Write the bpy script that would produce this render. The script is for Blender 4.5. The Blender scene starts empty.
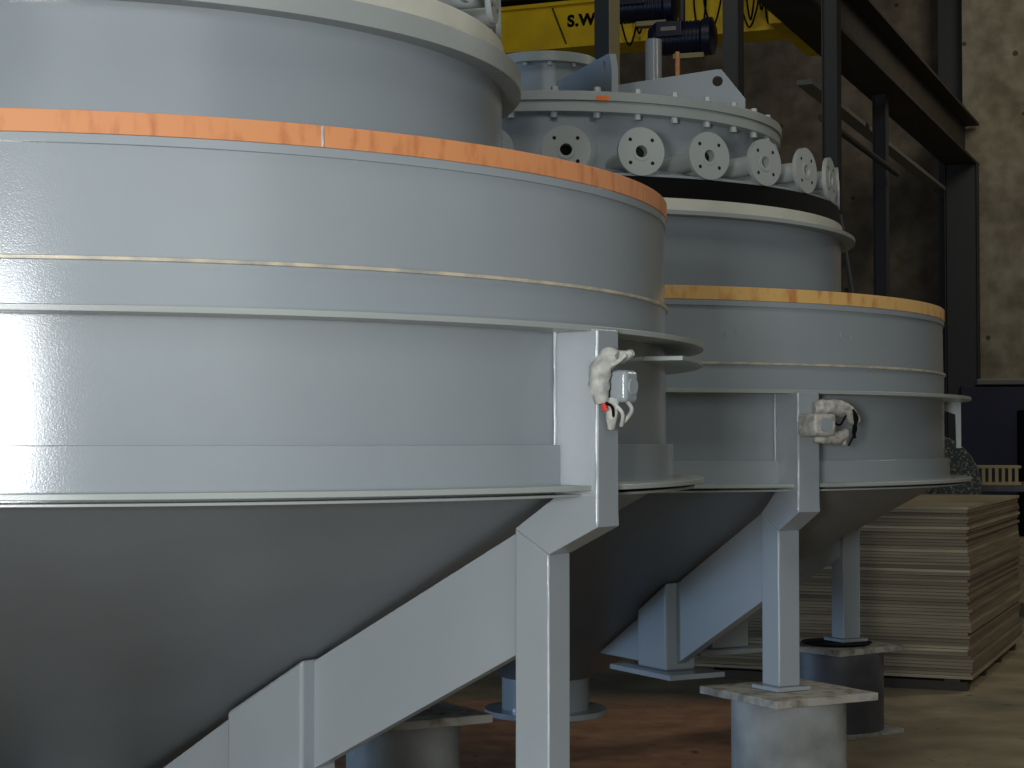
import bpy, bmesh, math, random
from mathutils import Vector, Matrix
random.seed(7)
C = bpy.context.scene.collection
S = 2.0          # metres per layout unit
H = 0.82         # camera height in layout units
SIN, COS = math.sin, math.cos
def R(d): return math.radians(d)

# ------------------------------------------------------------------ camera, world, lights, exposure
cam = bpy.data.cameras.new('camera'); camo = bpy.data.objects.new('camera', cam); C.objects.link(camo)
cam.sensor_width = 36; cam.lens = 1797.6 / 1024 * 36
camo.location = (0, 0, H * S); camo.rotation_euler = (R(90) + 0.031, 0, 0)
cam.clip_start = 0.05; cam.clip_end = 300
bpy.context.scene.camera = camo

w = bpy.data.worlds.new('hall_air'); bpy.context.scene.world = w; w.use_nodes = True
w.node_tree.nodes['Background'].inputs[0].default_value = (0.8, 0.9, 1.0, 1)
w.node_tree.nodes['Background'].inputs[1].default_value = 0.024

def area(name, loc, target, sx, sy, power, col):
    l = bpy.data.lights.new(name, 'AREA'); l.shape = 'RECTANGLE'; l.size = sx * S; l.size_y = sy * S
    l.energy = power; l.color = col
    o = bpy.data.objects.new(name, l); C.objects.link(o)
    o.location = (loc[0] * S, loc[1] * S, (loc[2] + H) * S)
    d = Vector(target) - Vector(loc); o.rotation_euler = d.to_track_quat('-Z', 'Y').to_euler()
    return o
area('lamp_stand_light', (-0.68, -1.2, 0.05), (-0.3, 3.0, 0.0), 0.44, 0.46, 300, (0.95, 0.98, 1.0))
area('added_front_fill', (0.9, -1.3, 1.3), (-0.3, 2.2, 0.0), 3.0, 2.4, 115, (0.92, 0.98, 1.0))  # added soft fill behind the camera to lift the tank fronts; no gate there
area('roof_light', (1.0, 1.3, 5.0), (0.3, 3.8, 0.0), 1.6, 1.6, 215, (1.0, 0.98, 0.88))
area('side_window_light', (-7.0, 4.2, -0.2), (0.3, 4.2, -0.4), 2.0, 1.1, 620, (0.42, 0.66, 1.0))
area('right_bay_light', (6.5, 7.5, 4.0), (1.4, 5.6, -0.5), 1.2, 2.0, 300, (1.0, 0.93, 0.80))
area('end_bay_light', (6.5, 15.0, 5.5), (5.8, 21.0, 2.0), 2.5, 2.5, 380, (1.0, 0.94, 0.82))
area('side_bay_light', (0.5, 9.0, 5.2), (1.0, 15.0, 3.2), 2.0, 1.5, 140, (1.0, 0.93, 0.84))

vs = bpy.context.scene.view_settings
vs.view_transform = 'Standard'; vs.look = 'None'; vs.exposure = 0.08; vs.gamma = 1.0; vs.use_curve_mapping = False

# ------------------------------------------------------------------ materials
def srgb(c):
    return tuple(((v / 255) / 12.92 if v / 255 < 0.04045 else ((v / 255 + 0.055) / 1.055) ** 2.4) for v in c) + (1,)
def mat(name, col, rough=0.5, metal=0.0, col2=None, nscale=3.0, mix=(0.4, 0.65), bump=0.0, bscale=60.0, coat=0.0,
        stretch=None, detail=6.0, spec=0.5, rvar=0.0):
    m = bpy.data.materials.new(name); m.use_nodes = True; nt = m.node_tree; N = nt.nodes; L = nt.links
    b = N['Principled BSDF']; b.inputs['Roughness'].default_value = rough; b.inputs['Metallic'].default_value = metal
    b.inputs['Coat Weight'].default_value = coat; b.inputs['Coat Roughness'].default_value = 0.08
    b.inputs['Specular IOR Level'].default_value = spec
    b.inputs['Base Color'].default_value = srgb(col)
    tc = N.new('ShaderNodeTexCoord'); mp = N.new('ShaderNodeMapping'); L.new(tc.outputs['Object'], mp.inputs[0])
    if stretch: mp.inputs['Scale'].default_value = stretch
    n = N.new('ShaderNodeTexNoise'); n.inputs['Scale'].default_value = nscale; n.inputs['Detail'].default_value = detail
    L.new(mp.outputs[0], n.inputs['Vector'])
    if col2 is not None:
        r = N.new('ShaderNodeValToRGB'); r.color_ramp.elements[0].position = mix[0]; r.color_ramp.elements[1].position = mix[1]
        r.color_ramp.elements[0].color = srgb(col); r.color_ramp.elements[1].color = srgb(col2)
        L.new(n.outputs['Fac'], r.inputs[0]); L.new(r.outputs[0], b.inputs['Base Color'])
    if rvar:
        mr = N.new('ShaderNodeMapRange'); mr.inputs['To Min'].default_value = rough - rvar; mr.inputs['To Max'].default_value = rough + rvar
        L.new(n.outputs['Fac'], mr.inputs[0]); L.new(mr.outputs[0], b.inputs['Roughness'])
    if bump:
        n2 = N.new('ShaderNodeTexNoise'); n2.inputs['Scale'].default_value = bscale; n2.inputs['Detail'].default_value = 4
        L.new(tc.outputs['Object'], n2.inputs['Vector'])
        bp = N.new('ShaderNodeBump'); bp.inputs['Strength'].default_value = bump; bp.inputs['Distance'].default_value = 0.0008
        L.new(n2.outputs['Fac'], bp.inputs['Height']); L.new(bp.outputs[0], b.inputs['Normal'])
    return m
PAINT = mat('grey_blue_paint', (150, 157, 161), 0.17, col2=(145, 152, 157), nscale=1.5, bump=0.34, bscale=260, rvar=0.03)
PAINT2 = mat('grey_green_paint', (162, 168, 164), 0.26, col2=(154, 160, 158), nscale=1.5, bump=0.4, bscale=330, rvar=0.05)
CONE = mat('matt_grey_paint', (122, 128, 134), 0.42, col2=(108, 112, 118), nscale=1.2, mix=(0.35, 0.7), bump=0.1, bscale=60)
CREAM = mat('cream_primer', (205, 203, 190), 0.45, col2=(192, 190, 176), nscale=4)
WELD = mat('painted_weld_bead', (176, 182, 186), 0.22, bump=1.0, bscale=160)
SEAL = mat('pale_seam_sealant', (205, 192, 168), 0.35, col2=(160, 158, 150), nscale=14, bump=1.0, bscale=120)
BLACK = mat('black_rubber', (9, 9, 10), 0.8, spec=0.15)
DARKHOLE = mat('dark_bore', (8, 8, 9), 0.9)
BOLT = mat('painted_bolt', (176, 180, 176), 0.3)
NOZ = mat('nozzle_paint', (160, 165, 162), 0.4)
TAG = mat('orange_sticker', (235, 125, 55), 0.6)
ORANGE = mat('orange_primer', (212, 142, 92), 0.6, col2=(172, 92, 50), nscale=26, mix=(0.5, 0.85), stretch=(1, 1, 0.35), detail=10)
YELLOWRIM = mat('yellow_ochre_primer', (222, 178, 108), 0.6, col2=(176, 96, 44), nscale=16, mix=(0.5, 0.78), stretch=(1, 1, 0.4), detail=10)
CONC = mat('dusty_steel_pipe', (150, 152, 150), 0.65, col2=(112, 115, 114), nscale=5, mix=(0.35, 0.7), bump=0.3, bscale=40)
PLATE = mat('dirty_plate_steel', (158, 155, 146), 0.7, col2=(110, 100, 84), nscale=18, mix=(0.45, 0.7), bump=0.6, bscale=50)
DARKSTEEL = mat('dark_pipe_steel', (86, 86, 90), 0.5, col2=(64, 64, 68), nscale=5)
COLUMN = mat('dark_column_paint', (42, 43, 41), 0.6)
BEIGE = mat('beige_edge_paint', (140, 130, 95), 0.6)
RUNWAY = mat('brown_runway_steel', (52, 43, 34), 0.7, col2=(40, 33, 26), nscale=2)
YELLOW = mat('crane_yellow', (235, 198, 0), 0.5, col2=(220, 180, 0), nscale=2)
NAVY = mat('navy_blue_paint', (6, 10, 50), 0.45)
NAVYDK = mat('navy_black_motor', (20, 24, 44), 0.35)
GREYBAR = mat('grey_bar_paint', (120, 118, 110), 0.6)
SPECK = mat('speckled_roll', (62, 62, 56), 0.8, col2=(150, 146, 118), nscale=45, mix=(0.52, 0.7))
WOODP = mat('pale_pallet_wood', (176, 160, 118), 0.8)
DARKWOOD = mat('dark_runner_wood', (60, 50, 38), 0.9)
RED = mat('red_plug', (215, 50, 45), 0.4)
WRAP = mat('masking_wrap', (186, 186, 178), 0.5, col2=(150, 152, 150), nscale=40, bump=1.0, bscale=80)
WRAP2 = mat('grey_overspray_wrap', (184, 181, 172), 0.5, col2=(140, 138, 132), nscale=40, bump=1.0, bscale=80)
WALL = mat('stained_concrete_wall', (118, 108, 92), 0.9, col2=(96, 88, 76), nscale=0.7, bump=0.4, bscale=6)
WALLR = mat('pale_concrete_wall', (150, 142, 122), 0.9, col2=(126, 118, 100), nscale=0.8, bump=0.4, bscale=6)

def spots(m, sc=1.4):
    nt = m.node_tree; N = nt.nodes; L = nt.links; b = N['Principled BSDF']; src = b.inputs['Base Color'].links[0].from_socket
    g = N.new('ShaderNodeNewGeometry'); v = N.new('ShaderNodeTexVoronoi'); v.inputs['Scale'].default_value = sc; L.new(g.outputs['Position'], v.inputs['Vector'])
    r = N.new('ShaderNodeValToRGB'); r.color_ramp.elements[0].position = .07; r.color_ramp.elements[1].position = .11
    r.color_ramp.elements[0].color = (.25, .24, .22, 1); r.color_ramp.elements[1].color = (1, 1, 1, 1); L.new(v.outputs['Distance'], r.inputs[0])
    n = N.new('ShaderNodeTexNoise'); n.inputs['Scale'].default_value = 2.5; n.inputs['Detail'].default_value = 8; L.new(g.outputs['Position'], n.inputs['Vector'])
    r2 = N.new('ShaderNodeValToRGB'); r2.color_ramp.elements[0].position = .35; r2.color_ramp.elements[1].position = .65
    r2.color_ramp.elements[0].color = (.62, .6, .58, 1); r2.color_ramp.elements[1].color = (1, 1, 1, 1); L.new(n.outputs['Fac'], r2.inputs[0])
    a = N.new('ShaderNodeMixRGB'); a.blend_type = 'MULTIPLY'; a.inputs[0].default_value = 1; L.new(src, a.inputs[1]); L.new(r.outputs[0], a.inputs[2])
    c = N.new('ShaderNodeMixRGB'); c.blend_type = 'MULTIPLY'; c.inputs[0].default_value = 1; L.new(a.outputs[0], c.inputs[1]); L.new(r2.outputs[0], c.inputs[2])
    L.new(c.outputs[0], b.inputs['Base Color'])
spots(WALL); spots(WALLR)
def floor_mat():
    m = bpy.data.materials.new('worn_concrete_floor'); m.use_nodes = True; nt = m.node_tree; N = nt.nodes; L = nt.links
    b = N['Principled BSDF']; b.inputs['Roughness'].default_value = 0.75
    g = N.new('ShaderNodeNewGeometry')
    n = N.new('ShaderNodeTexNoise'); n.inputs['Scale'].default_value = 2.2; n.inputs['Detail'].default_value = 8
    L.new(g.outputs['Position'], n.inputs['Vector'])
    r = N.new('ShaderNodeValToRGB'); r.color_ramp.elements[0].position = 0.3; r.color_ramp.elements[1].position = 0.7
    r.color_ramp.elements[0].color = srgb((112, 102, 80)); r.color_ramp.elements[1].color = srgb((156, 142, 112))
    L.new(n.outputs['Fac'], r.inputs[0])
    # rust-brown stained patch under the tanks
    sp = N.new('ShaderNodeSeparateXYZ'); L.new(g.outputs['Position'], sp.inputs[0])
    a = N.new('ShaderNodeMath'); a.operation = 'MULTIPLY_ADD'; a.inputs[1].default_value = -2.2; a.inputs[2].default_value = 2.2 * 5.62 * S * 1.0 + 0
    L.new(sp.outputs['Y'], a.inputs[0])
    a2 = N.new('ShaderNodeMath'); a2.operation = 'MULTIPLY_ADD'; a2.inputs[1].default_value = 1.6; L.new(n.outputs['Fac'], a2.inputs[0]); L.new(a.outputs[0], a2.inputs[2])
    x = N.new('ShaderNodeMath'); x.operation = 'MULTIPLY_ADD'; x.inputs[1].default_value = -1.6; x.inputs[2].default_value = 1.6 * 0.95 * S
    L.new(sp.outputs['X'], x.inputs[0])
    mn = N.new('ShaderNodeMath'); mn.operation = 'MINIMUM'; mn.use_clamp = True; L.new(a2.outputs[0], mn.inputs[0]); L.new(x.outputs[0], mn.inputs[1])
    y2 = N.new('ShaderNodeMath'); y2.operation = 'MULTIPLY_ADD'; y2.inputs[1].default_value = 1.2; y2.inputs[2].default_value = -1.2 * 4.1 * S; y2.use_clamp = True
    L.new(sp.outputs['Y'], y2.inputs[0]); mn2 = N.new('ShaderNodeMath'); mn2.operation = 'MULTIPLY'; L.new(mn.outputs[0], mn2.inputs[0]); L.new(y2.outputs[0], mn2.inputs[1]); mn = mn2
    n3 = N.new('ShaderNodeTexNoise'); n3.inputs['Scale'].default_value = 5; n3.inputs['Detail'].default_value = 8
    L.new(g.outputs['Position'], n3.inputs['Vector'])
    r3 = N.new('ShaderNodeValToRGB'); r3.color_ramp.elements[0].position = 0.35; r3.color_ramp.elements[1].position = 0.65
    r3.color_ramp.elements[0].color = srgb((158, 112, 80)); r3.color_ramp.elements[1].color = srgb((190, 144, 108))
    L.new(n3.outputs['Fac'], r3.inputs[0])
    mx = N.new('ShaderNodeMixRGB'); L.new(mn.outputs[0], mx.inputs[0]); L.new(r.outputs[0], mx.inputs[1]); L.new(r3.outputs[0], mx.inputs[2])
    # small dark spots
    v = N.new('ShaderNodeTexNoise'); v.inputs['Scale'].default_value = 9; v.inputs['Detail'].default_value = 3
    L.new(g.outputs['Position'], v.inputs['Vector'])
    rv = N.new('ShaderNodeValToRGB'); rv.color_ramp.elements[0].position = 0.66; rv.color_ramp.elements[1].position = 0.74
    rv.color_ramp.elements[0].color = (1, 1, 1, 1); rv.color_ramp.elements[1].color = (0.3, 0.28, 0.27, 1)
    L.new(v.outputs['Fac'], rv.inputs[0])
    mu = N.new('ShaderNodeMixRGB'); mu.blend_type = 'MULTIPLY'; mu.inputs[0].default_value = 1
    L.new(mx.outputs[0], mu.inputs[1]); L.new(rv.outputs[0], mu.inputs[2]); L.new(mu.outputs[0], b.inputs['Base Color'])
    bp = N.new('ShaderNodeBump'); bp.inputs['Strength'].default_value = 0.3; bp.inputs['Distance'].default_value = 0.005
    L.new(n3.outputs['Fac'], bp.inputs['Height']); L.new(bp.outputs[0], b.inputs['Normal'])
    return m
def ply_mat(name, base, dark):
    m = bpy.data.materials.new(name); m.use_nodes = True; nt = m.node_tree; N = nt.nodes; L = nt.links
    b = N['Principled BSDF']; b.inputs['Roughness'].default_value = 0.8
    g = N.new('ShaderNodeNewGeometry'); mp = N.new('ShaderNodeMapping'); mp.inputs['Scale'].default_value = (.6, .6, 22)
    L.new(g.outputs['Position'], mp.inputs[0])
    n = N.new('ShaderNodeTexNoise'); n.inputs['Scale'].default_value = 2.0; n.inputs['Detail'].default_value = 4; L.new(mp.outputs[0], n.inputs['Vector'])
    r = N.new('ShaderNodeValToRGB'); r.color_ramp.elements[0].position = 0.35; r.color_ramp.elements[1].position = 0.62
    r.color_ramp.elements[0].color = srgb(dark); r.color_ramp.elements[1].color = srgb(base)
    L.new(n.outputs['Fac'], r.inputs[0]); L.new(r.outputs[0], b.inputs['Base Color'])
    return m
PLYS = [ply_mat('plywood_edge_tan', (122, 108, 84), (102, 89, 68)), ply_mat('plywood_edge_brown', (106, 92, 70), (86, 73, 54)),
        ply_mat('plywood_edge_pale', (148, 136, 108), (118, 105, 80))]

# ------------------------------------------------------------------ helpers
def link(name, bm, m, parent=None, smooth=40, bevel=0, loc=None):
    bmesh.ops.remove_doubles(bm, verts=bm.verts, dist=1e-6)
    bmesh.ops.recalc_face_normals(bm, faces=bm.faces)
    me = bpy.data.meshes.new(name); bm.to_mesh(me); bm.free()
    for mm in (m if isinstance(m, (list, tuple)) else [m]): me.materials.append(mm)
    if smooth:
        me.shade_smooth(); me.set_sharp_from_angle(angle=R(smooth))
    o = bpy.data.objects.new(name, me); C.objects.link(o)
    if loc is not None: o.location = loc
    if parent: o.parent = parent
    if bevel:
        b = o.modifiers.new('bevel', 'BEVEL'); b.width = bevel; b.segments = 3; b.limit_method = 'ANGLE'; b.angle_limit = R(35)
        b.harden_normals = True
    return o
def tag(o, label, cat, group=None, kind=None):
    if label: o['label'] = label
    if cat: o['category'] = cat
    if group: o['group'] = group
    if kind: o['kind'] = kind
    return o
def thing(name, label, cat, loc=(0, 0, 0), rotz=0, group=None):
    o = bpy.data.objects.new(name, None); C.objects.link(o); o.empty_display_size = 0.1
    o.location = loc; o.rotation_euler = (0, 0, rotz); return tag(o, label, cat, group)
def lathe(bm, prof, seg=192, closed=True, M=None, mi=0):
    """prof: list of (r, z) in metres, revolved round z; closed joins the last point to the first"""
    rings = []
    for r, z in prof:
        if r < 1e-6:
            v = bm.verts.new((0, 0, z)); rings.append([v] * seg)
        else:
            rings.append([bm.verts.new((r * COS(2 * math.pi * i / seg), r * SIN(2 * math.pi * i / seg), z)) for i in range(seg)])
    n = len(prof)
    fs = []
    for k in range(n if closed else n - 1):
        A, B = rings[k], rings[(k + 1) % n]
        for i in range(seg):
            j = (i + 1) % seg
            q = []
            for v in (A[i], A[j], B[j], B[i]):
                if v not in q: q.append(v)
            if len(q) > 2:
                try: f = bm.faces.new(q); f.material_index = mi; fs.append(f)
                except ValueError: pass
    if M is not None:
        vs_ = {v for r_ in rings for v in r_}
        for v in vs_: v.co = M @ v.co
    return bm
def ringprof(r0, r1, z0, z1): return [(r0 * S, z0), (r1 * S, z0), (r1 * S, z1), (r0 * S, z1)]
def box(bm, c, d, M=None, mi=0):
    vv = []
    for x in (-.5, .5):
        for y in (-.5, .5):
            for z in (-.5, .5):
                p = Vector((c[0] + x * d[0], c[1] + y * d[1], c[2] + z * d[2])); vv.append(bm.verts.new(M @ p if M else p))
    for q in ((0, 1, 3, 2), (4, 6, 7, 5), (0, 4, 5, 1), (2, 3, 7, 6), (0, 2, 6, 4), (1, 5, 7, 3)):
        f = bm.faces.new([vv[i] for i in q]); f.material_index = mi
    return bm
def prism(bm, pts, n0, n1, frame, hole=None):
    """polygon pts (a,b) extruded from n0 to n1; frame maps (a, n, b) to a point"""
    if hole:   # (ca, cb, radius): outline and hole triangulated
        ca, cb, rr = hole; k = 20
        hp = [(ca + rr * COS(2 * math.pi * i / k), cb + rr * SIN(2 * math.pi * i / k)) for i in range(k)]
        loops = []
        for nn in (n0, n1):
            o_ = [bm.verts.new(frame(a, nn, b)) for a, b in pts]; h_ = [bm.verts.new(frame(a, nn, b)) for a, b in hp]
            es = [bm.edges.new((l[i], l[(i + 1) % len(l)])) for l in (o_, h_) for i in range(len(l))]
            bmesh.ops.triangle_fill(bm, use_beauty=True, use_dissolve=False, edges=es); loops.append((o_, h_))
        for w_ in (0, 1):
            A, B = loops[0][w_], loops[1][w_]
            for i in range(len(A)):
                j = (i + 1) % len(A); bm.faces.new((A[i], A[j], B[j], B[i]))
        return bm
    A = [bm.verts.new(frame(a, n0, b)) for a, b in pts]; B = [bm.verts.new(frame(a, n1, b)) for a, b in pts]
    bm.faces.new(A); bm.faces.new(B[::-1])
    for i in range(len(A)):
        j = (i + 1) % len(A); bm.faces.new((A[i], A[j], B[j], B[i]))
    return bm
def tube(bm, path, rad, seg=10, noise=0.0):
    """closed tube along a smoothed path, rad a number or a list"""
    P = [Vector(p) for p in path]
    rs = rad if isinstance(rad, (list, tuple)) else [rad] * len(P)
    Q, QR = [], []
    for i in range(len(P) - 1):
        a, b, c, d = P[max(i - 1, 0)], P[i], P[i + 1], P[min(i + 2, len(P) - 1)]
        for k in range(6):
            t = k / 6
            Q.append(0.5 * ((2 * b) + (c - a) * t + (2 * a - 5 * b + 4 * c - d) * t * t + (3 * b - a - 3 * c + d) * t ** 3)); QR.append(rs[i] + (rs[i + 1] - rs[i]) * t)
    Q.append(P[-1]); QR.append(rs[-1])
    rings = []; up = Vector((0, 0, 1)); prev = None
    for i, q in enumerate(Q):
        t = (Q[min(i + 1, len(Q) - 1)] - Q[max(i - 1, 0)]).normalized()
        n = (prev - t * prev.dot(t)) if prev else (up.cross(t) if abs(t.z) < 0.9 else Vector((1, 0, 0)).cross(t))
        n.normalize(); prev = n; b = t.cross(n)
        rings.append([bm.verts.new(q + (n * COS(2 * math.pi * k / seg) + b * SIN(2 * math.pi * k / seg)) * QR[i] * (1 + random.uniform(-noise, noise))) for k in range(seg)])
    for A, B in zip(rings, rings[1:]):
        for k in range(seg): bm.faces.new((A[k], A[(k + 1) % seg], B[(k + 1) % seg], B[k]))
    bm.faces.new(rings[0][::-1]); bm.faces.new(rings[-1])
    return bm
def nb(): return bmesh.new()
def Z(z): return (z + H) * S           # layout height to metres above the floor
def radial(a):                          # frame of a radial plane through the tank axis
    sa, ca = SIN(R(a)), COS(R(a))
    def f(r, n, z): return Vector(((r * sa + n * ca) * S, (-r * ca + n * sa) * S, Z(z)))
    return f

# ------------------------------------------------------------------ the setting
VH = Vector((0.924, -0.383, 0)); UH = Vector((0.383, 0.924, 0))      # across and along the hall
def hall(a, b, z): p = (VH * a + UH * b) * S; return Vector((p.x, p.y, Z(z)))
HM = Matrix(((VH.x, UH.x, 0, 0), (VH.y, UH.y, 0, 0), (0, 0, 1, 0), (0, 0, 0, 1)))
def hbox(bm, a0, a1, b0, b1, z0, z1):
    return box(bm, ((a0 + a1) / 2 * S, (b0 + b1) / 2 * S, (Z(z0) + Z(z1)) / 2), ((a1 - a0) * S, (b1 - b0) * S, (z1 - z0) * S), HM)
fl = nb(); box(fl, (8, 20, -0.1), (90, 80, 0.2)); tag(link('floor', fl, floor_mat(), smooth=0), None, None, kind='structure')
bm = nb(); hbox(bm, -16, -3.12, 21.6, 21.9, -H, 7); tag(link('wall_back', bm, WALL, smooth=0), None, None, kind='structure')
bm = nb(); hbox(bm, -3.12, 8, 21.2, 21.9, -H, 7); tag(link('wall_right', bm, WALLR, smooth=0), None, None, kind='structure')
bm = nb(); hbox(bm, -3.42, -3.13, 21.35, 21.59, -H, 7); tag(link('dark_strip_1', bm, COLUMN, smooth=0), None, None, kind='structure')  # narrow dark upright strip where the two end walls meet

# ------------------------------------------------------------------ tanks
def ring_part(name, r0, r1, z0, z1, m, parent, seg=256, bevel=0.002):
    return link(name, lathe(nb(), ringprof(r0, r1, Z(z0), Z(z1)), seg), m, parent, bevel=bevel)

def weld(name, pts, rad, parent, m=None, label=None):
    o = link(name, tube(nb(), pts, rad, 8, 0.25), m or WELD, parent)
    if label: o['label'] = label
    return o

def leg(parent, a, L, U, G, foot, colfoot):
    """one welded support arm at angle a; G: measured radii"""
    f = radial(a); wl = G['w'] / 2
    lg = link('leg', prism(nb(), [(G['ri'], foot), (G['ro'], foot), (G['ro'], L - 0.095), (G['ri'], L - 0.060)], -wl, wl, f), PAINT, parent, bevel=0.007)
    link('leg_bracket', prism(nb(), [(G['ro'], L - 0.095), (G['uo'], L - 0.054), (G['uo'] - .002, L - 0.01), (1.004, L - 0.012), (G['ri'], L - 0.060)], -wl - .0005, wl + .0005, f), PAINT, lg, bevel=0.004)
    # upright between the rings: side web and outer flange
    up = nb(); prism(up, [(1.0, L - 0.010), (G['uo'], L - 0.056), (G['uo'], U), (1.0, U)], -wl, wl, f)
    upo = link('leg_upright', up, PAINT, lg, bevel=0.007)
    n = -wl - 0.001
    weld('weld_bead', [f(1.003, n, L + 0.004), f(1.003, n, (L + U) / 2), f(1.003, n, U - 0.004)], 0.005, lg)
    weld('weld_bead', [f(G['uo'] - .002, -wl + .001, L - 0.05), f(G['uo'] - .002, -wl + .001, (L + U) / 2), f(G['uo'] - .002, -wl + .001, U - 0.004)], 0.005, lg)
    weld('weld_bead', [f(G['ro'] - .002, -wl + .002, foot + 0.01), f(G['ro'] - .002, -wl + .002, (foot + L) / 2), f(G['ro'] - .002, -wl + .002, L - 0.10)], 0.004, lg)
    # sloping web plate along the hopper
    cz = lambda r: L - 0.012 - 0.57 * (1 - r)
    c0, c1 = G['c0'], G['c1']
    link('web_plate', prism(nb(), [(c1 - .01, cz(c1 - .01)), (G['ri'] + .01, cz(G['ri'] + .01) - .012), (G['ri'] + .01, L - 0.232), (c1 - .01, L - 0.232 - (G['ri'] - c1) * 0.55)], -0.012, 0.012, f), PAINT, lg, bevel=0.003)
    # inner box column hanging below the hopper with its foot plate
    cw = 0.041
    col = link('box_column', prism(nb(), [(c0, colfoot), (c1, colfoot), (c1, cz(c1) + .004), (c0, cz(c0) + .002)], -cw, cw, f), PAINT, lg, bevel=0.014)
    zi = colfoot + .006; ri2 = 1 - (L - 0.012 - zi) / 0.57
    link('gusset_plate', prism(nb(), [(max(ri2, .12), zi), (c0 + .01, zi), (c0 + .01, cz(c0 + .01)), ], -0.012, 0.012, f), PAINT, lg, bevel=0.003)
    cc = (c0 + c1) / 2
    link('foot_plate', prism(nb(), [(cc - .125, colfoot - .012), (cc + .125, colfoot - .012), (cc + .125, colfoot), (cc - .125, colfoot)], -0.075, 0.075, f), PAINT, lg, bevel=0.003)
    rc = (G['ri'] + G['ro']) / 2
    bp = link('base_plate', prism(nb(), [(rc - .044, foot - .008), (rc + .044, foot - .008), (rc + .044, foot), (rc - .044, foot)], -0.044, 0.044, f), PAINT, lg, bevel=0.003)
    return lg

def nozzle_mesh():
    """radial nozzle along +x: hollow pipe with a drilled flange disc; origin at the disc face"""
    bm = nb(); M = Matrix.Rotation(R(90), 4, 'Y')
    seg = 48; k = S
    lathe(bm, [(.013 * k, 0), (.0535 * k, 0), (.0535 * k, -.010 * k), (.0230 * k, -.010 * k), (.0230 * k, -.19 * k), (.013 * k, -.19 * k)], seg, True, M)
    lathe(bm, [(.013 * k, .0), (.021 * k, .0), (.0205 * k, .0012 * k), (.0135 * k, .0012 * k)], seg, True, M)
    n0 = len(bm.faces)
    for i in range(4):
        t = R(45 + 90 * i); c = (0.0004, .036 * k * COS(t), .036 * k * SIN(t))
        lathe(bm, [(0, 0), (.0042 * k, 0), (.0042 * k, .0004), (0, .0004)], 12, True, Matrix.Translation(c) @ M, mi=1)
    lathe(bm, [(0, -.02 * k), (.0128 * k, -.02 * k), (.0128 * k, -.03 * k), (0, -.03 * k)], 24, True, M, mi=1)
    bmesh.ops.recalc_face_normals(bm, faces=bm.faces)
    me = bpy.data.meshes.new('nozzle'); bm.to_mesh(me); bm.free()
    me.materials.append(NOZ); me.materials.append(DARKHOLE); me.shade_smooth(); me.set_sharp_from_angle(angle=R(35))
    return me
NOZ_ME = nozzle_mesh()
def nozzles(parent, rn, zn, angles, sc=1.0, tilt=2.0):
    for a in angles:
        o = bpy.data.objects.new('nozzle', NOZ_ME); C.objects.link(o); o.parent = parent
        o.location = (rn * SIN(R(a)) * S, -rn * COS(R(a)) * S, Z(zn))
        o.rotation_euler = (0, R(-tilt), R(a - 90)); o.scale = (sc,) * 3
def hexbolt(bm, p, r=.0085, h=.012):
    lathe(bm, [(0, 0), (r * S, 0), (r * S, h * S), (0, h * S)], 6, True, Matrix.Translation(p))

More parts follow.
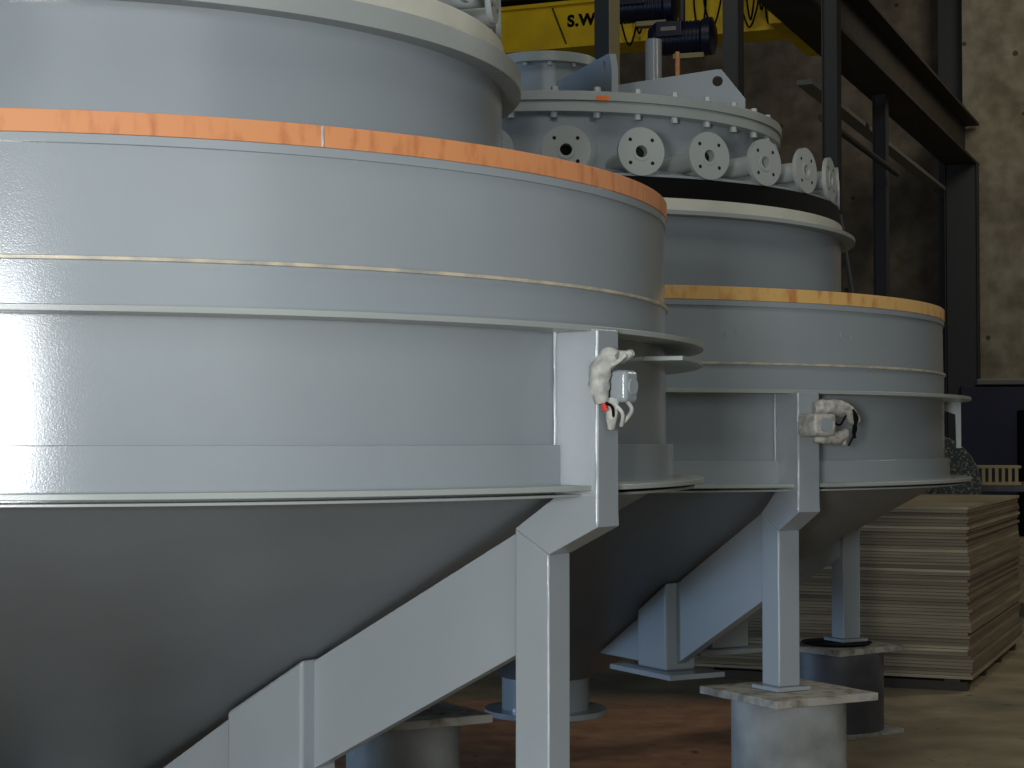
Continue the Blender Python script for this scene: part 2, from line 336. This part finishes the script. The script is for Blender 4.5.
def tank(name, label, c, hs, G, legs, rimmat, k, ts=1.0):
    """c plan position, hs heights, k scale of the upper housing"""
    rim, A, U, L = hs['rim'], hs['A'], hs['U'], hs['L']
    t = thing(name, label, 'tank', (c[0] * S * ts, c[1] * S * ts, H * S * (1 - ts))); t.scale = (ts,) * 3
    p = [(.985, rim - .002), (.985, L - .01), (1.0, L - .01), (1.0, A), (.998, A + .002), (.997, rim - .036), (.985 + .012, rim - .036), (.997, rim - .002)]
    link('shell', lathe(nb(), [(r * S, Z(z)) for r, z in p], 256), PAINT, t)
    ring_part('rim_band', .984, 1.002, rim - .028, rim, rimmat, t)['label'] = ('orange primed rim band with rust marks' if rimmat is ORANGE else 'yellow ochre rim band with rust marks')
    ring_part('rim_backing', .984, 1.001, rim - .040, rim - .028, PAINT, t)
    if rimmat is ORANGE:
        f = radial(29.5); weld('rim_joint', [f(1.0025, 0, rim - .0275), f(1.0025, 0, rim - .001)], .004, t, WELD, 'grey seam across the orange rim')
    # seam line
    bm = nb(); lathe(bm, [(1.0 * S, Z(A - .003)), (1.004 * S, Z(A - .002)), (1.004 * S, Z(A + .002)), (1.0 * S, Z(A + .003))], 256)
    link('seam_bead', bm, SEAL, t)['label'] = 'pale bead around the shell'
    ring_part('stiffening_ring', .995, 1.064, U - .004, U + .004, PAINT2, t)
    ring_part('stiffening_ring', .995, 1.064, L - .004, L + .0035, PAINT2, t)
    ring_part('hopper_collar', .97, 1.048, L - .0125, L - .0085, PAINT2, t)
    ring_part('wear_band', .998, 1.012, L - .004, L + hs['band'], PAINT, t)
    z0 = L - .012
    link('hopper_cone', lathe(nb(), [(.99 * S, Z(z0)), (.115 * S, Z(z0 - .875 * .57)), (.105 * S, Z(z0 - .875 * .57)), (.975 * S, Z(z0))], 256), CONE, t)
    zo = hs['out']
    ol = link('outlet_pipe', lathe(nb(), [(.112 * S, Z(z0 - .49)), (.112 * S, Z(zo + .012)), (.1 * S, Z(zo + .012)), (.1 * S, Z(z0 - .48))], 96), PAINT, t)
    bm = nb(); lathe(bm, ringprof(.095, .157, Z(zo), Z(zo + .014)), 96); link('outlet_flange', bm, PAINT, ol, bevel=.003)
    for a, foot, cfoot in legs: leg(t, a, L, U, G, foot, cfoot)
    if rimmat is ORANGE:
        bm = nb(); n_ = 24; seg_ = []
        for i in range(n_ + 1):
            g = radial(70 + i * 2.2); seg_.append([bm.verts.new(g(r_, 0, z_)) for r_, z_ in ((.995, U - .032), (1.062, U - .032), (1.062, U - .025), (.995, U - .025))])
        for A_, B_ in zip(seg_, seg_[1:]):
            for j in range(4): bm.faces.new((A_[j], A_[(j + 1) % 4], B_[(j + 1) % 4], B_[j]))
        bm.faces.new(seg_[0]); bm.faces.new(seg_[-1]); link('ring_segment', bm, PAINT2, t, bevel=.002)
    else:
        link('edge_gusset', prism(nb(), [(.995, U - .004), (1.058, U - .004), (1.058, U - .12), (1.046, U - .12), (1.044, U - .035), (.995, U - .016)], -.004, .004, radial(87)), PAINT2, t, smooth=30)
    # upper housing
    b = hs['up']            # height of the underside of its flange
    link('upper_shell', lathe(nb(), [(.752 * k * S, Z(rim - .05)), (.752 * k * S, Z(b)), (.74 * k * S, Z(b)), (.74 * k * S, Z(rim - .05))], 256), PAINT, t)
    ring_part('upper_flange', .74 * k, .787 * k, b, b + hs['fl'], PAINT2, t)
    ring_part('cream_collar', .735 * k, .755 * k, b + hs['fl'], b + hs['fl'] + hs['cr'], CREAM, t)['label'] = 'cream collar above the flange'
    z = b + hs['fl'] + hs['cr']
    if hs['blk']:
        ring_part('rubber_gasket', .735 * k, .747 * k, z, z + hs['blk'], BLACK, t)['label'] = 'black band below the nozzles'
        z += hs['blk']
    rb = .565
    link('nozzle_drum', lathe(nb(), [(.742 * k * S, Z(z)), (.742 * k * S, Z(z + .006)), (rb * k * S, Z(z + .045)), (rb * k * S, Z(hs['cv'])), (.55 * k * S, Z(hs['cv'])), (.55 * k * S, Z(z))], 256), PAINT, t)
    nozzles(t, .748 * k, hs['nz'], hs['na'], k)
    if hs.get('lid'):
        cv, ct = hs['cv'], hs['ct']
        mid = (cv + ct) / 2
        ring_part('cover_flange', .53, .602, cv, mid - .002, PAINT2, t)
        bm = nb(); lathe(bm, [(0, Z(mid - .002)), (.598 * S, Z(mid - .002)), (.598 * S, Z(mid + .002)), (.606 * S, Z(mid + .002)), (.606 * S, Z(ct)), (0, Z(ct))], 256)
        lid = link('cover', bm, PAINT2, t, bevel=.002)
        for i in range(38):
            a = 1.0 + i * 360 / 38
            for zz in (ct, cv - .012):
                bm = nb(); hexbolt(bm, (.588 * SIN(R(a)) * S, -.588 * COS(R(a)) * S, Z(zz))); link('bolt', bm, BOLT, lid, smooth=0)
        nk = link('inlet_neck', lathe(nb(), [(.118 * S, Z(ct)), (.118 * S, Z(.958)), (.1 * S, Z(.958)), (.1 * S, Z(ct))], 96), PAINT, t)
        link('neck_flange', lathe(nb(), ringprof(.09, .135, Z(.955), Z(.98)), 96), PAINT2, nk, bevel=.003)
        for i in range(12):
            a = 5 + i * 30
            for zz in (.946,):
                bm = nb(); hexbolt(bm, (.123 * SIN(R(a)) * S, -.123 * COS(R(a)) * S, Z(zz)), .006, .008); link('bolt', bm, BOLT, nk, smooth=0)
        for a, pts, hole in hs['lugs']:
            link('lifting_lug', prism(nb(), [(r, zz) for r, zz in pts], -.008, .008, radial(a), hole), PAINT, t, smooth=30)
        f = radial(10.5)
        bm = nb(); q = []
        for i in range(5):
            g = radial(9.8 + i * .72)
            q.append((bm.verts.new(g(.6072, 0, ct - .010)), bm.verts.new(g(.6072, 0, ct - .021)), bm.verts.new(g(.603, 0, ct - .010)), bm.verts.new(g(.603, 0, ct - .021))))
        for A_, B_ in zip(q, q[1:]):
            bm.faces.new((A_[0], B_[0], B_[1], A_[1])); bm.faces.new((A_[2], A_[3], B_[3], B_[2])); bm.faces.new((A_[0], A_[2], B_[2], B_[0])); bm.faces.new((A_[1], B_[1], B_[3], A_[3]))
        bm.faces.new((q[0][0], q[0][1], q[0][3], q[0][2])); bm.faces.new((q[-1][0], q[-1][2], q[-1][3], q[-1][1]))
        link('orange_tag', bm, TAG, lid, smooth=0)['label'] = 'small orange tag on the rim'
    return t

TS = 0.865      # the nearest tank is a little smaller
G1 = dict(w=.055, ri=.932, ro=.991, uo=1.074, c0=.372, c1=.535)
G2 = dict(w=.055, ri=.953, ro=1.012, uo=1.080, c0=.494, c1=.614)
T1 = tank('hopper_tank', 'large grey cone-bottomed steel tank nearest the camera, with an orange rim band', (-.734, 3.143),
          dict(rim=.399, A=.220, U=.155, L=-.067, band=.060, out=-.66, up=.603, fl=.034, cr=.046, blk=0, cv=.95, nz=.757, na=[-22 + 12.86 * i for i in range(0, 12)]),
          G1, [(54, -.52, -.60), (149, -.585, -.52)], ORANGE, .953, TS)
T2 = tank('hopper_tank', 'grey steel tank behind, with a yellow rim band and a bolted lid over nozzles', (.086, 4.633),
          dict(rim=.316, A=.158, U=.099, L=-.094, band=.050, out=-.70, up=.490, fl=.010, cr=.030, blk=.046, cv=.741, ct=.787, nz=.630,
               na=[2.4 + 12.86 * i for i in range(-6, 22)], lid=True,
               lugs=[(17, [(.09, .787), (.52, .787), (.52, .86), (.505, .896), (.49, .898), (.12, .905), (.09, .90)], (.468, .875, .012)),
                     (80, [(.10, .787), (.515, .787), (.515, .865), (.455, .942), (.44, .942), (.10, .90)], (.445, .912, .0135))]),
          G2, [(29, -.512, -.523), (119, -.560, -.562)], YELLOWRIM, 1.0)

for a_, z_, l_ in ((7.5, .286, .012), (18.0, .295, .013), (20.5, .222, .007), (22.0, .226, .006), (38.0, .232, .016), (40.0, .224, .012), (25.0, .111, .006)):
    g = radial(a_); g2 = radial(a_ + .25)
    link('paint_drip', tube(nb(), [g(1.0005, 0, z_), g2(1.0005, 0, z_ - l_)], [.0022, .0012], 6, .3), BOLT, T2)
# ------------------------------------------------------------------ wrapped electrical fittings on the uprights
def fitting(parent, a, uo, path_sets, boxspec, wires, red=None, m=WRAP, label=None):
    f = radial(a)
    (r0, n0, z0), (dr, dn, dz) = boxspec
    b = link('junction_box', prism(nb(), [(r0 - dr / 2, z0 - dz / 2), (r0 + dr / 2, z0 - dz / 2), (r0 + dr / 2, z0 + dz / 2), (r0 - dr / 2, z0 + dz / 2)], n0 - dn / 2, n0 + dn / 2, f), m if m is WRAP2 else PAINT, parent, bevel=0.016)
    link('box_cap', tube(nb(), [f(r0 + dr / 2 - .001, n0, z0), f(r0 + dr / 2 + .0025, n0, z0)], min(dn, dz) * .32 * S, 24), PAINT, b, smooth=30, bevel=.002)
    if label: b['label'] = label
    for pts, rad in path_sets:
        link('wrapped_hose', tube(nb(), [f(*p) for p in pts], [x * S for x in rad], 12, 0.13), m, b)
    for pts, rad, mm in wires:
        link('cable', tube(nb(), [f(*p) for p in pts], rad * S, 8), mm, b)
    if red:
        link('red_plug', tube(nb(), [f(*red[0]), f(*red[1])], .0035 * S, 8), RED, b)['label'] = 'red plug end'
    return b
fitting(T1, 54, 1.074,
        [([(1.080, .004, 0.117), (1.086, -.016, 0.115), (1.080, -.030, 0.095), (1.078, -.030, 0.073), (1.080, -.026, 0.051)], [.009, .014, .015, .014, .009]),
         ([(1.084, -.012, 0.115), (1.096, 0, 0.115), (1.112, .004, 0.121)], [.009, .009, .005]),
         ([(1.088, -.012, 0.055), (1.090, -.016, 0.037), (1.086, -.012, 0.015)], [.010, .009, .005])],
        ((1.096, 0.004, .074), (.030, .036, .046)),
        [([(1.09, -.018, 0.053), (1.105, -.013, 0.037), (1.10, -.008, 0.019)], .0028, WRAP), ([(1.105, .0, 0.053), (1.112, .0, 0.040), (1.095, .0, 0.021)], .003, WRAP),
         ([(1.085, -.026, 0.103), (1.10, -.024, 0.105), (1.110, -.012, 0.117)], .003, WRAP), ([(1.086, -.028, 0.051), (1.098, -.028, 0.045), (1.094, -.018, 0.030)], .0022, BLACK)],
        ((1.088, -.036, 0.049), (1.092, -.034, 0.040)), label='grey box with a rounded cover')
fitting(T2, 29, 1.08,
        [([(1.09, .004, .064), (1.10, .035, .066), (1.10, .075, .062), (1.10, .098, .044), (1.10, .106, .036)], [.014, .017, .017, .014, .010]),
         ([(1.09, .004, .0), (1.10, .03, .004), (1.10, .062, .006), (1.10, .082, .016)], [.007, .013, .013, .008]),
         ([(1.10, .082, .008), (1.10, .074, -.012)], [.004, .004])],
        ((1.112, -.006, .030), (.060, .056, .046)),
        [([(1.11, .03, .045), (1.115, .05, .03), (1.11, .072, .05), (1.11, .085, .06)], .0022, BLACK),
         ([(1.115, .084, .062), (1.12, .092, .045), (1.115, .088, .022), (1.11, .094, .004)], .0035, BLACK),
         ([(1.115, .088, .058), (1.12, .086, .04), (1.115, .094, .02), (1.11, .078, -.012)], .0022, BLACK)],
        m=WRAP2, label='dusty box clipped to the upright')

# ------------------------------------------------------------------ pedestals
def pedestal(label, pos, top, rad, plate, rot, body, pm, base=0, shim=0, slope=0):
    t = thing('pipe_pedestal', label, 'pedestal', (pos[0] * S, pos[1] * S, 0), R(rot), 'pedestals under the tank legs')
    zt = Z(top)
    link('pipe_body', lathe(nb(), [(rad * S, 0.001), (rad * S, zt - .03), (rad * .95 * S, zt - .03), (rad * .95 * S, 0.001)], 96), body, t)
    bm = nb(); n = 10
    # plate with a gnawed flame-cut edge
    h = plate / 2 * S; pts = []
    for s in range(4):
        for i in range(n):
            u = -1 + 2 * i / n; e = 1 + random.uniform(-.018, .018)
            x, y = [(u, -1), (1, u), (-u, 1), (-1, -u)][s]
            pts.append((x * h * e, y * h * e))
    A = [bm.verts.new((x, y, zt - .032)) for x, y in pts]; B = [bm.verts.new((x, y, zt)) for x, y in pts]
    bm.faces.new(A[::-1]); bm.faces.new(B)
    for i in range(len(A)): j = (i + 1) % len(A); bm.faces.new((A[i], A[j], B[j], B[i]))
    link('top_plate', bm, pm, t, smooth=0, bevel=.003)
    if base:
        bm = nb(); box(bm, (0, 0, .0125), (base * S, base * S, .022)); link('foot_plate', bm, pm, t, smooth=0)
    if shim:
        bm = nb(); lathe(bm, [(0, zt), (shim * .85 * S, zt), (shim * S, zt + .012), (0, zt + .013)], 48); link('shim_disc', bm, BLACK, t)
    return t
def legpos(c, G, a): r = (G['ri'] + G['ro']) / 2; return (c[0] + r * SIN(R(a)), c[1] - r * COS(R(a)))
P = legpos((.086, 4.633), G2, 29)
pedestal('pale dusty pipe pedestal under the front leg of the rear tank', (P[0] + .015, P[1] + .0), -.521, .119, .262, 29, CONC, PLATE)
P = legpos((.086, 4.633), G2, 119)
pedestal('dark pipe pedestal with a black disc on top, beside the plywood stack', (P[0] - .03, P[1] - .02), -.575, .130, .26, 38, DARKSTEEL, PLATE, base=.262, shim=.10)
P = legpos((-.734, 3.143), G1, 149)
pedestal('grey pedestal half hidden under the sloping web of the nearest tank', (P[0] * TS, P[1] * TS), -.594 * TS, .108, .25, 30, CONC, PLATE)
P = legpos((-.734, 3.143), G1, 54)
pedestal('pedestal below the front leg of the nearest tank', (P[0] * TS, P[1] * TS), -.529 * TS, .10, .25, 54, CONC, PLATE)

# ------------------------------------------------------------------ plywood stack
corner = Vector((1.485, 5.851)) ; Vv = Vector((.924, -.383)); Uu = Vector((.383, .924))
wd, ln = .95, 1.35
def hall_M(cx, cy, rot=0): return Matrix.Translation((cx * S, cy * S, 0)) @ Matrix.Rotation(R(-22.5) + rot, 4, 'Z')
cen = corner - Vv * wd / 2 + Uu * ln / 2
zs = 0.085; top = Z(-.218); ns = 52; th = (top - zs) / ns
run = thing('pallet', 'dark wooden runners under the plywood stack', 'pallet', (cen.x * S, cen.y * S, 0), R(-22.5))
for i in range(4):
    bm = nb(); box(bm, (0, (-ln / 2 + .06 + i * (ln - .12) / 3) * S, .03), (wd * S * .97, .09, .058)); link('runner', bm, DARKWOOD, run, smooth=0)
for i in range(3):
    bm = nb(); box(bm, ((-wd / 2 + .06 + i * (wd - .12) / 2) * S, 0, .0715), (.1, ln * S * .98, .023)); link('deck_board', bm, DARKWOOD, run, smooth=0)
sheet_me = []
for k, m in enumerate(PLYS):
    bm = nb(); box(bm, (0, 0, 0), (wd * S, ln * S, th * .90)); bmesh.ops.recalc_face_normals(bm, faces=bm.faces)
    me = bpy.data.meshes.new('plywood_sheet'); bm.to_mesh(me); bm.free(); me.materials.append(m); sheet_me.append(me)
drift = 0
for i in range(ns):
    last = i == ns - 1
    o = bpy.data.objects.new('plywood_sheet', sheet_me[2 if last or random.random() < .12 else random.choice((0, 0, 1))]); C.objects.link(o)
    if i % 7 == 0: drift = random.uniform(-.012, .012)
    o.location = (cen.x * S + random.uniform(-.010, .010) + drift, cen.y * S + random.uniform(-.010, .010) - drift * .5, zs + th * (i + .5))
    o.rotation_euler = (0, 0, R(-22.5) + random.uniform(-.002, .002))
    nth = ns - i
    if 1 < nth < 6: tag(o, '%s plywood sheet counting down from the pale top sheet of the stack' % ('', '', 'second', 'third', 'fourth', 'fifth')[nth], 'plywood sheet', 'plywood sheets in the tall stack')
    elif 0 < i < 4: tag(o, '%s plywood sheet counting up from the runners under the stack' % ('', 'second', 'third', 'fourth')[i], 'plywood sheet', 'plywood sheets in the tall stack')
    elif last: tag(o, 'pale topmost plywood sheet of the tall stack', 'plywood sheet', 'plywood sheets in the tall stack')
    elif i == 0: tag(o, 'lowest plywood sheet of the tall stack, lying on dark runners', 'plywood sheet', 'plywood sheets in the tall stack')
    else: tag(o, 'brown plywood sheet lying between others in the tall stack', 'plywood sheet', 'plywood sheets in the tall stack')

# ------------------------------------------------------------------ things behind the plywood
def at(x, y, Y):
    a = (x - 512) / 1797.6; b = -(y - 384) / 1797.6; p = .031
    d = Vector((a, COS(p) - b * SIN(p), SIN(p) + b * COS(p))); d = d * (Y / d.y); return d
q = at(1022, 484, 8.6)
tb = thing('work_table', 'long dark grey steel table behind the plywood stack', 'table', ((q.x + .34) * S, q.y * S, 0), R(-22.5))
bm = nb(); box(bm, (0, 0, Z(q.z) - .03), (2.6, 1.5, .06)); link('table_top', bm, DARKSTEEL, tb, smooth=0)
for sx in (-1, 1):
    for sy in (-1, 1):
        bm = nb(); box(bm, (sx * 1.2, sy * .65, (Z(q.z) - .06) / 2), (.08, .08, Z(q.z) - .06)); link('leg', bm, DARKSTEEL, tb, smooth=0)
ztab = Z(q.z)
q2 = at(923, 487, 8.3)
st = thing('steel_stand', 'steel stand under the speckled roll', 'stand', (q2.x * S, q2.y * S, 0))
zst = Z(q2.z) - .25 * S
bm = nb(); box(bm, (0, 0, zst - .03), (.5, .8, .06)); link('stand_top', bm, DARKSTEEL, st, smooth=0)
for sx in (-1, 1):
    for sy in (-1, 1):
        bm = nb(); box(bm, (sx * .2, sy * .35, (zst - .06) / 2), (.06, .06, zst - .06)); link('leg', bm, DARKSTEEL, st, smooth=0)
rl = thing('coil_roll', 'grey speckled roll lying behind the edge of the rear tank', 'roll', (q2.x * S, q2.y * S, zst))
rr = .25 * S
bm = nb(); lathe(bm, [(.05, -.35), (rr - .01, -.35), (rr, -.33), (rr, .33), (rr - .01, .35), (.05, .35)], 64, True, Matrix.Translation((0, 0, rr)) @ Matrix.Rotation(R(-10), 4, 'Z') @ Matrix.Rotation(R(90), 4, 'X')); link('roll_body', bm, SPECK, rl)
bm = nb(); lathe(bm, [(.035, -.4), (.049, -.4), (.049, .4), (.035, .4)], 32, True, Matrix.Translation((0, 0, rr)) @ Matrix.Rotation(R(-10), 4, 'Z') @ Matrix.Rotation(R(90), 4, 'X')); link('roll_core', bm, DARKSTEEL, rl)
q3 = at(996, 482, 8.5)
cr = thing('slatted_crate', 'small pale slatted wooden crate on the table behind the plywood', 'crate', (q3.x * S, q3.y * S, ztab), R(-12))
for z_ in (.012, .168):
    bm = nb(); box(bm, (0, 0, z_), (.44, .3, .024)); link('board', bm, WOODP, cr, smooth=0)
for i in range(7):
    bm = nb(); box(bm, (-.18 + i * .06, -.13, .09), (.03, .03, .132)); link('slat', bm, WOODP, cr, smooth=0)
q4 = at(982, 440, 16.0)
bx = thing('storage_container', 'dark navy blue container with a grey lid against the pale end wall', 'container', (q4.x * S + .3, q4.y * S, 0), R(-12))
hc = Z(.47)
bm = nb(); box(bm, (0, 0, hc / 2), (1.35, 1.2, hc)); link('container_body', bm, NAVY, bx, smooth=0, bevel=.02)
bm = nb(); box(bm, (.45, 0, hc + .07), (1.7, 1.35, .1)); link('container_lid', bm, GREYBAR, bx, smooth=0, bevel=.02)
bm = nb(); box(bm, (.55, -.62, .95 * hc - .55), (.07, .05, .2)); link('handle', bm, GREYBAR, bx, smooth=0)
q5 = at(1030, 440, 15.4)
cb = thing('dark_cabinet', 'black cabinet right of the navy container at the photo edge', 'cabinet', (q5.x * S + .3, q5.y * S, 0), R(-12))
bm = nb(); box(bm, (0, 0, .95), (.95, .8, 1.9 + .5)); bm.verts.ensure_lookup_table()
for v in bm.verts: v.co.z = max(v.co.z, 0)
link('cabinet_body', bm, BLACK, cb, smooth=0, bevel=.02)

# ------------------------------------------------------------------ building steel
AR = -3.10
cols = [(8.87, 'building column with a beige edge, left of the crane lettering end'), (11.36, 'dark steel building column behind the lifting lug with the round hole'),
        (12.8, 'dark steel building column just right of the bolted lid'), (16.4, 'dark steel building column carrying the middle of the runway beam'),
        (20.95, 'farthest dark steel building column beside the pale end wall')]
for i, (b, lab) in enumerate(cols):
    p = hall(AR + (-.035, -.04, .29, -.05, 0)[i], b, 0); t = thing('steel_column', lab, 'column', (p.x, p.y, 0), R(-22.5), 'columns of the crane runway')
    hgt = Z(3.15) if i > 2 else Z(5.5); w_ = (.17, .2, .22, .24, .78)[i]
    for sx in (-1, 1):
        bm = nb(); box(bm, (sx * w_ / 2 * .92, 0, hgt / 2), (.02, .3, hgt)); link('flange', bm, BEIGE if (i == 0 and sx == 1) else COLUMN, t, smooth=0)
    bm = nb(); box(bm, (0, 0, hgt / 2), (w_ * .85, .3 if i < 2 else .2, hgt)); link('web', bm, COLUMN, t, smooth=0)
    bm = nb(); box(bm, (0, 0, .015), (.4, .4, .03)); link('base_plate', bm, COLUMN, t, smooth=0)
rb = thing('runway_beam', 'long brown crane runway beam running down to the pale end wall', 'beam', hall(AR, 16, 3.15))
rb.rotation_euler = (0, 0, R(-22.5))
def rbox(name, a0, a1, b0, b1, z0, z1, m=RUNWAY):
    bm = nb(); box(bm, ((a0 + a1) / 2 * S, (b0 + b1) / 2 * S, (z0 + z1) / 2 * S), ((a1 - a0) * S, (b1 - b0) * S, (z1 - z0) * S)); return link(name, bm, m, rb, smooth=0)
rbox('web', -.02, .02, -3.6, 5.12, .03, .47); rbox('top_flange', -.18, .18, -3.6, 5.12, .47, .50); rbox('bottom_flange', -.18, .18, -3.6, 5.12, .0, .03)
rbox('rail', -.03, .03, -3.6, 5.12, .50, .54); 
for i in range(9): rbox('stiffener', -.11, -.02, -3.3 + i, -3.28 + i, .03, .47)
p0 = hall(AR + .1, 13.3, 2.42); p1 = hall(AR + .1, 16.4, 2.42); bm = nb()
tag(link('wall_pipe', tube(bm, [p0, p1], .055, 10), COLUMN), 'dark pipe running level between two building columns', 'pipe')
p0 = hall(AR - .2, 13.85, 3.0); p1 = hall(AR - .2, 19.3, 3.0)
tag(link('cable_tray', hbox(nb(), AR - .30, AR - .17, 14.2, 21.0, 2.86, 2.90), GREYBAR, smooth=0), 'thin grey cable tray under the runway beam', 'cable tray')
# leaning rod
tag(link('leaning_rod', tube(nb(), [at(840, 215, 9.0) * S + Vector((0, 0, H * S)), at(856, 320, 8.9) * S + Vector((0, 0, H * S)), at(880, 490, 8.8) * S + Vector((0, 0, H * S)), Vector((at(892, 560, 8.75).x * S, at(892, 560, 8.75).y * S, 0.02))], .022, 8), COLUMN), 'thin dark rod leaning behind the rear tank', 'rod')

# ------------------------------------------------------------------ crane
BC = 14.2
cg = thing('bridge_crane', 'yellow overhead crane girder with black lettering', 'crane', hall(-6, BC, 3.32)); cg.rotation_euler = (0, 0, R(-22.5))
def cbox(name, a0, a1, b0, b1, z0, z1, m, par=cg, bev=0):
    bm = nb(); box(bm, ((a0 + a1) / 2 * S, (b0 + b1) / 2 * S, (z0 + z1) / 2 * S), ((a1 - a0) * S, (b1 - b0) * S, (z1 - z0) * S)); return link(name, bm, m, par, smooth=0, bevel=bev)
cbox('girder', -9, 2.45, 0, .3, .03, .37, YELLOW)
cbox('lower_flange', -9, 2.5, -.05, .35, 0, .03, YELLOW)
cbox('upper_flange', -9, 2.5, -.05, .35, .37, .40, YELLOW)
cbox('walkway', -9, 2.3, -.1, .4, .44, .62, RUNWAY)
cbox('end_carriage', 2.5, 2.75, -.5, .8, -.06, .16, YELLOW)
# lettering: position of pixel 568..594
def crane_a(px):
    s = (px - 512) / 1797.6; Bx = BC - .0
    return (s * .924 * Bx - .383 * Bx) / (.924 + s * .383)
cu = bpy.data.curves.new('lettering', 'FONT'); cu.body = 'S.W'; cu.size = .27; cu.extrude = .004; cu.space_character = 1.12; cu.offset = .013
to = bpy.data.objects.new('tmp', cu); C.objects.link(to); bpy.context.view_layer.update()
dg = bpy.context.evaluated_depsgraph_get(); me = bpy.data.meshes.new_from_object(to.evaluated_get(dg)); bpy.data.objects.remove(to); bpy.data.curves.remove(cu)
me.materials.append(BLACK); lo = bpy.data.objects.new('lettering', me); C.objects.link(lo); lo.parent = cg
lo.location = ((crane_a(568) + 6) * S, -.006, .190 * S); lo.rotation_euler = (R(90), 0, 0); lo['label'] = 'black letters on the girder'
a0 = (crane_a(553) + 6) * S; a1 = (crane_a(567) + 6) * S
link('hanging_rope', tube(nb(), [(a0, -.02, .36 * S), (a1, -.02, .04 * S)], .014, 8), RUNWAY, cg)
def hoist(px, py, label, sc, Y, dark=True):
    p = at(px, py, Y); t = thing('hoist_motor', label, 'hoist', (p.x * S, p.y * S, Z(p.z)), R(-18), 'hoists below the crane')
    r = .215 * sc * S / 2 * 1.0
    Mx = Matrix.Rotation(R(90), 4, 'Y')
    pr = []
    x = -.40
    pr = [(0, -.42 * sc), (r * .7, -.42 * sc), (r * .85, -.38 * sc), (r, -.34 * sc)]
    n = 12
    for i in range(n):
        z = -.32 * sc + i * .05 * sc; pr += [(r, z), (r * .95, z + .01), (r * .95, z + .03 * sc), (r, z + .04 * sc)]
    pr += [(r * 1.12, .3 * sc), (r * 1.12, .40 * sc), (r * .6, .44 * sc), (0, .44 * sc)]
    link('motor_body', lathe(nb(), pr, 40, True, Mx), NAVYDK, t)
    bm = nb(); box(bm, (-.12 * sc, -r * .95, r * .35), (.34 * sc, .12, .2 * sc)); link('terminal_box', bm, NAVYDK, t, smooth=0, bevel=.015)
    bm = nb(); box(bm, (-.12 * sc, -r * .95 - .062, r * .35), (.2 * sc, .004, .05 * sc)); link('name_plate', bm, GREYBAR, t, smooth=0)
    bm = nb(); box(bm, (.1 * sc, 0, -r * 1.15), (.4 * sc, .2, .07)); link('mounting_foot', bm, BEIGE, t, smooth=0)
    bm = nb(); tube(bm, [(0, 0, r * .9), (0, 0, r * .9 + .35)], .05, 10); link('hanger', bm, COLUMN, t)
    return t
hoist(682, 38, 'dark blue hoist motor hanging lower, above the lifting lug', 1.15, 13.2)
hoist(645, 6, 'dark blue hoist motor at the upper edge, left of the lower one', 1.15, 13.4)
# steel posts below the hoists
def post(px0, px1, ytop, label, m, Y):
    p = at((px0 + px1) / 2, ytop, Y); r = (px1 - px0) / 2 / 1797.6 * Y * S
    bm = nb(); lathe(bm, [(0, 0), (r, 0), (r, Z(p.z)), (0, Z(p.z))], 24)
    return tag(link('steel_post', bm, m, loc=(p.x * S, p.y * S, 0)), label, 'post')
post(645, 662, 40, 'blue-grey round post under the hoist motors', PAINT, 12.4)
post(675, 680, 52, 'thin orange post right of the blue-grey one', ORANGE, 12.4)
# festoon cables
def loop(px0, px1, ybot, z0=.42):
    A_ = (crane_a(px0) + 6) * S; B_ = (crane_a(px1) + 6) * S; Yd = -.383 * crane_a(px0) + .924 * BC
    zb = ((440 - ybot) / 1797.6 * Yd - 3.32) * S
    link('cable_loop', tube(nb(), [(A_, -.3, z0 * S), (A_ + .02, -.3, (z0 * S + zb) / 2), ((A_ + B_) / 2, -.3, zb), (B_ - .02, -.3, (z0 * S + zb) / 2), (B_, -.3, z0 * S)], .016, 6), BLACK, cg)
for x0, x1, yb in ((626, 646, 48), (640, 652, 36), (700, 713, 40), (710, 728, 30), (746, 766, 30), (752, 762, 22), (770, 780, 26), (776, 792, 20), (764, 772, 12)): loop(x0, x1, yb)
cu_ = thing('control_box', 'dark box among the cables at the crane end', 'box', hall(crane_a(778), BC - .3, 3.5)); cu_.rotation_euler = (0, 0, R(-22.5))
bm = nb(); box(bm, (0, 0, .15), (.22, .2, .3)); link('box_body', bm, BLACK, cu_, smooth=0, bevel=.01)
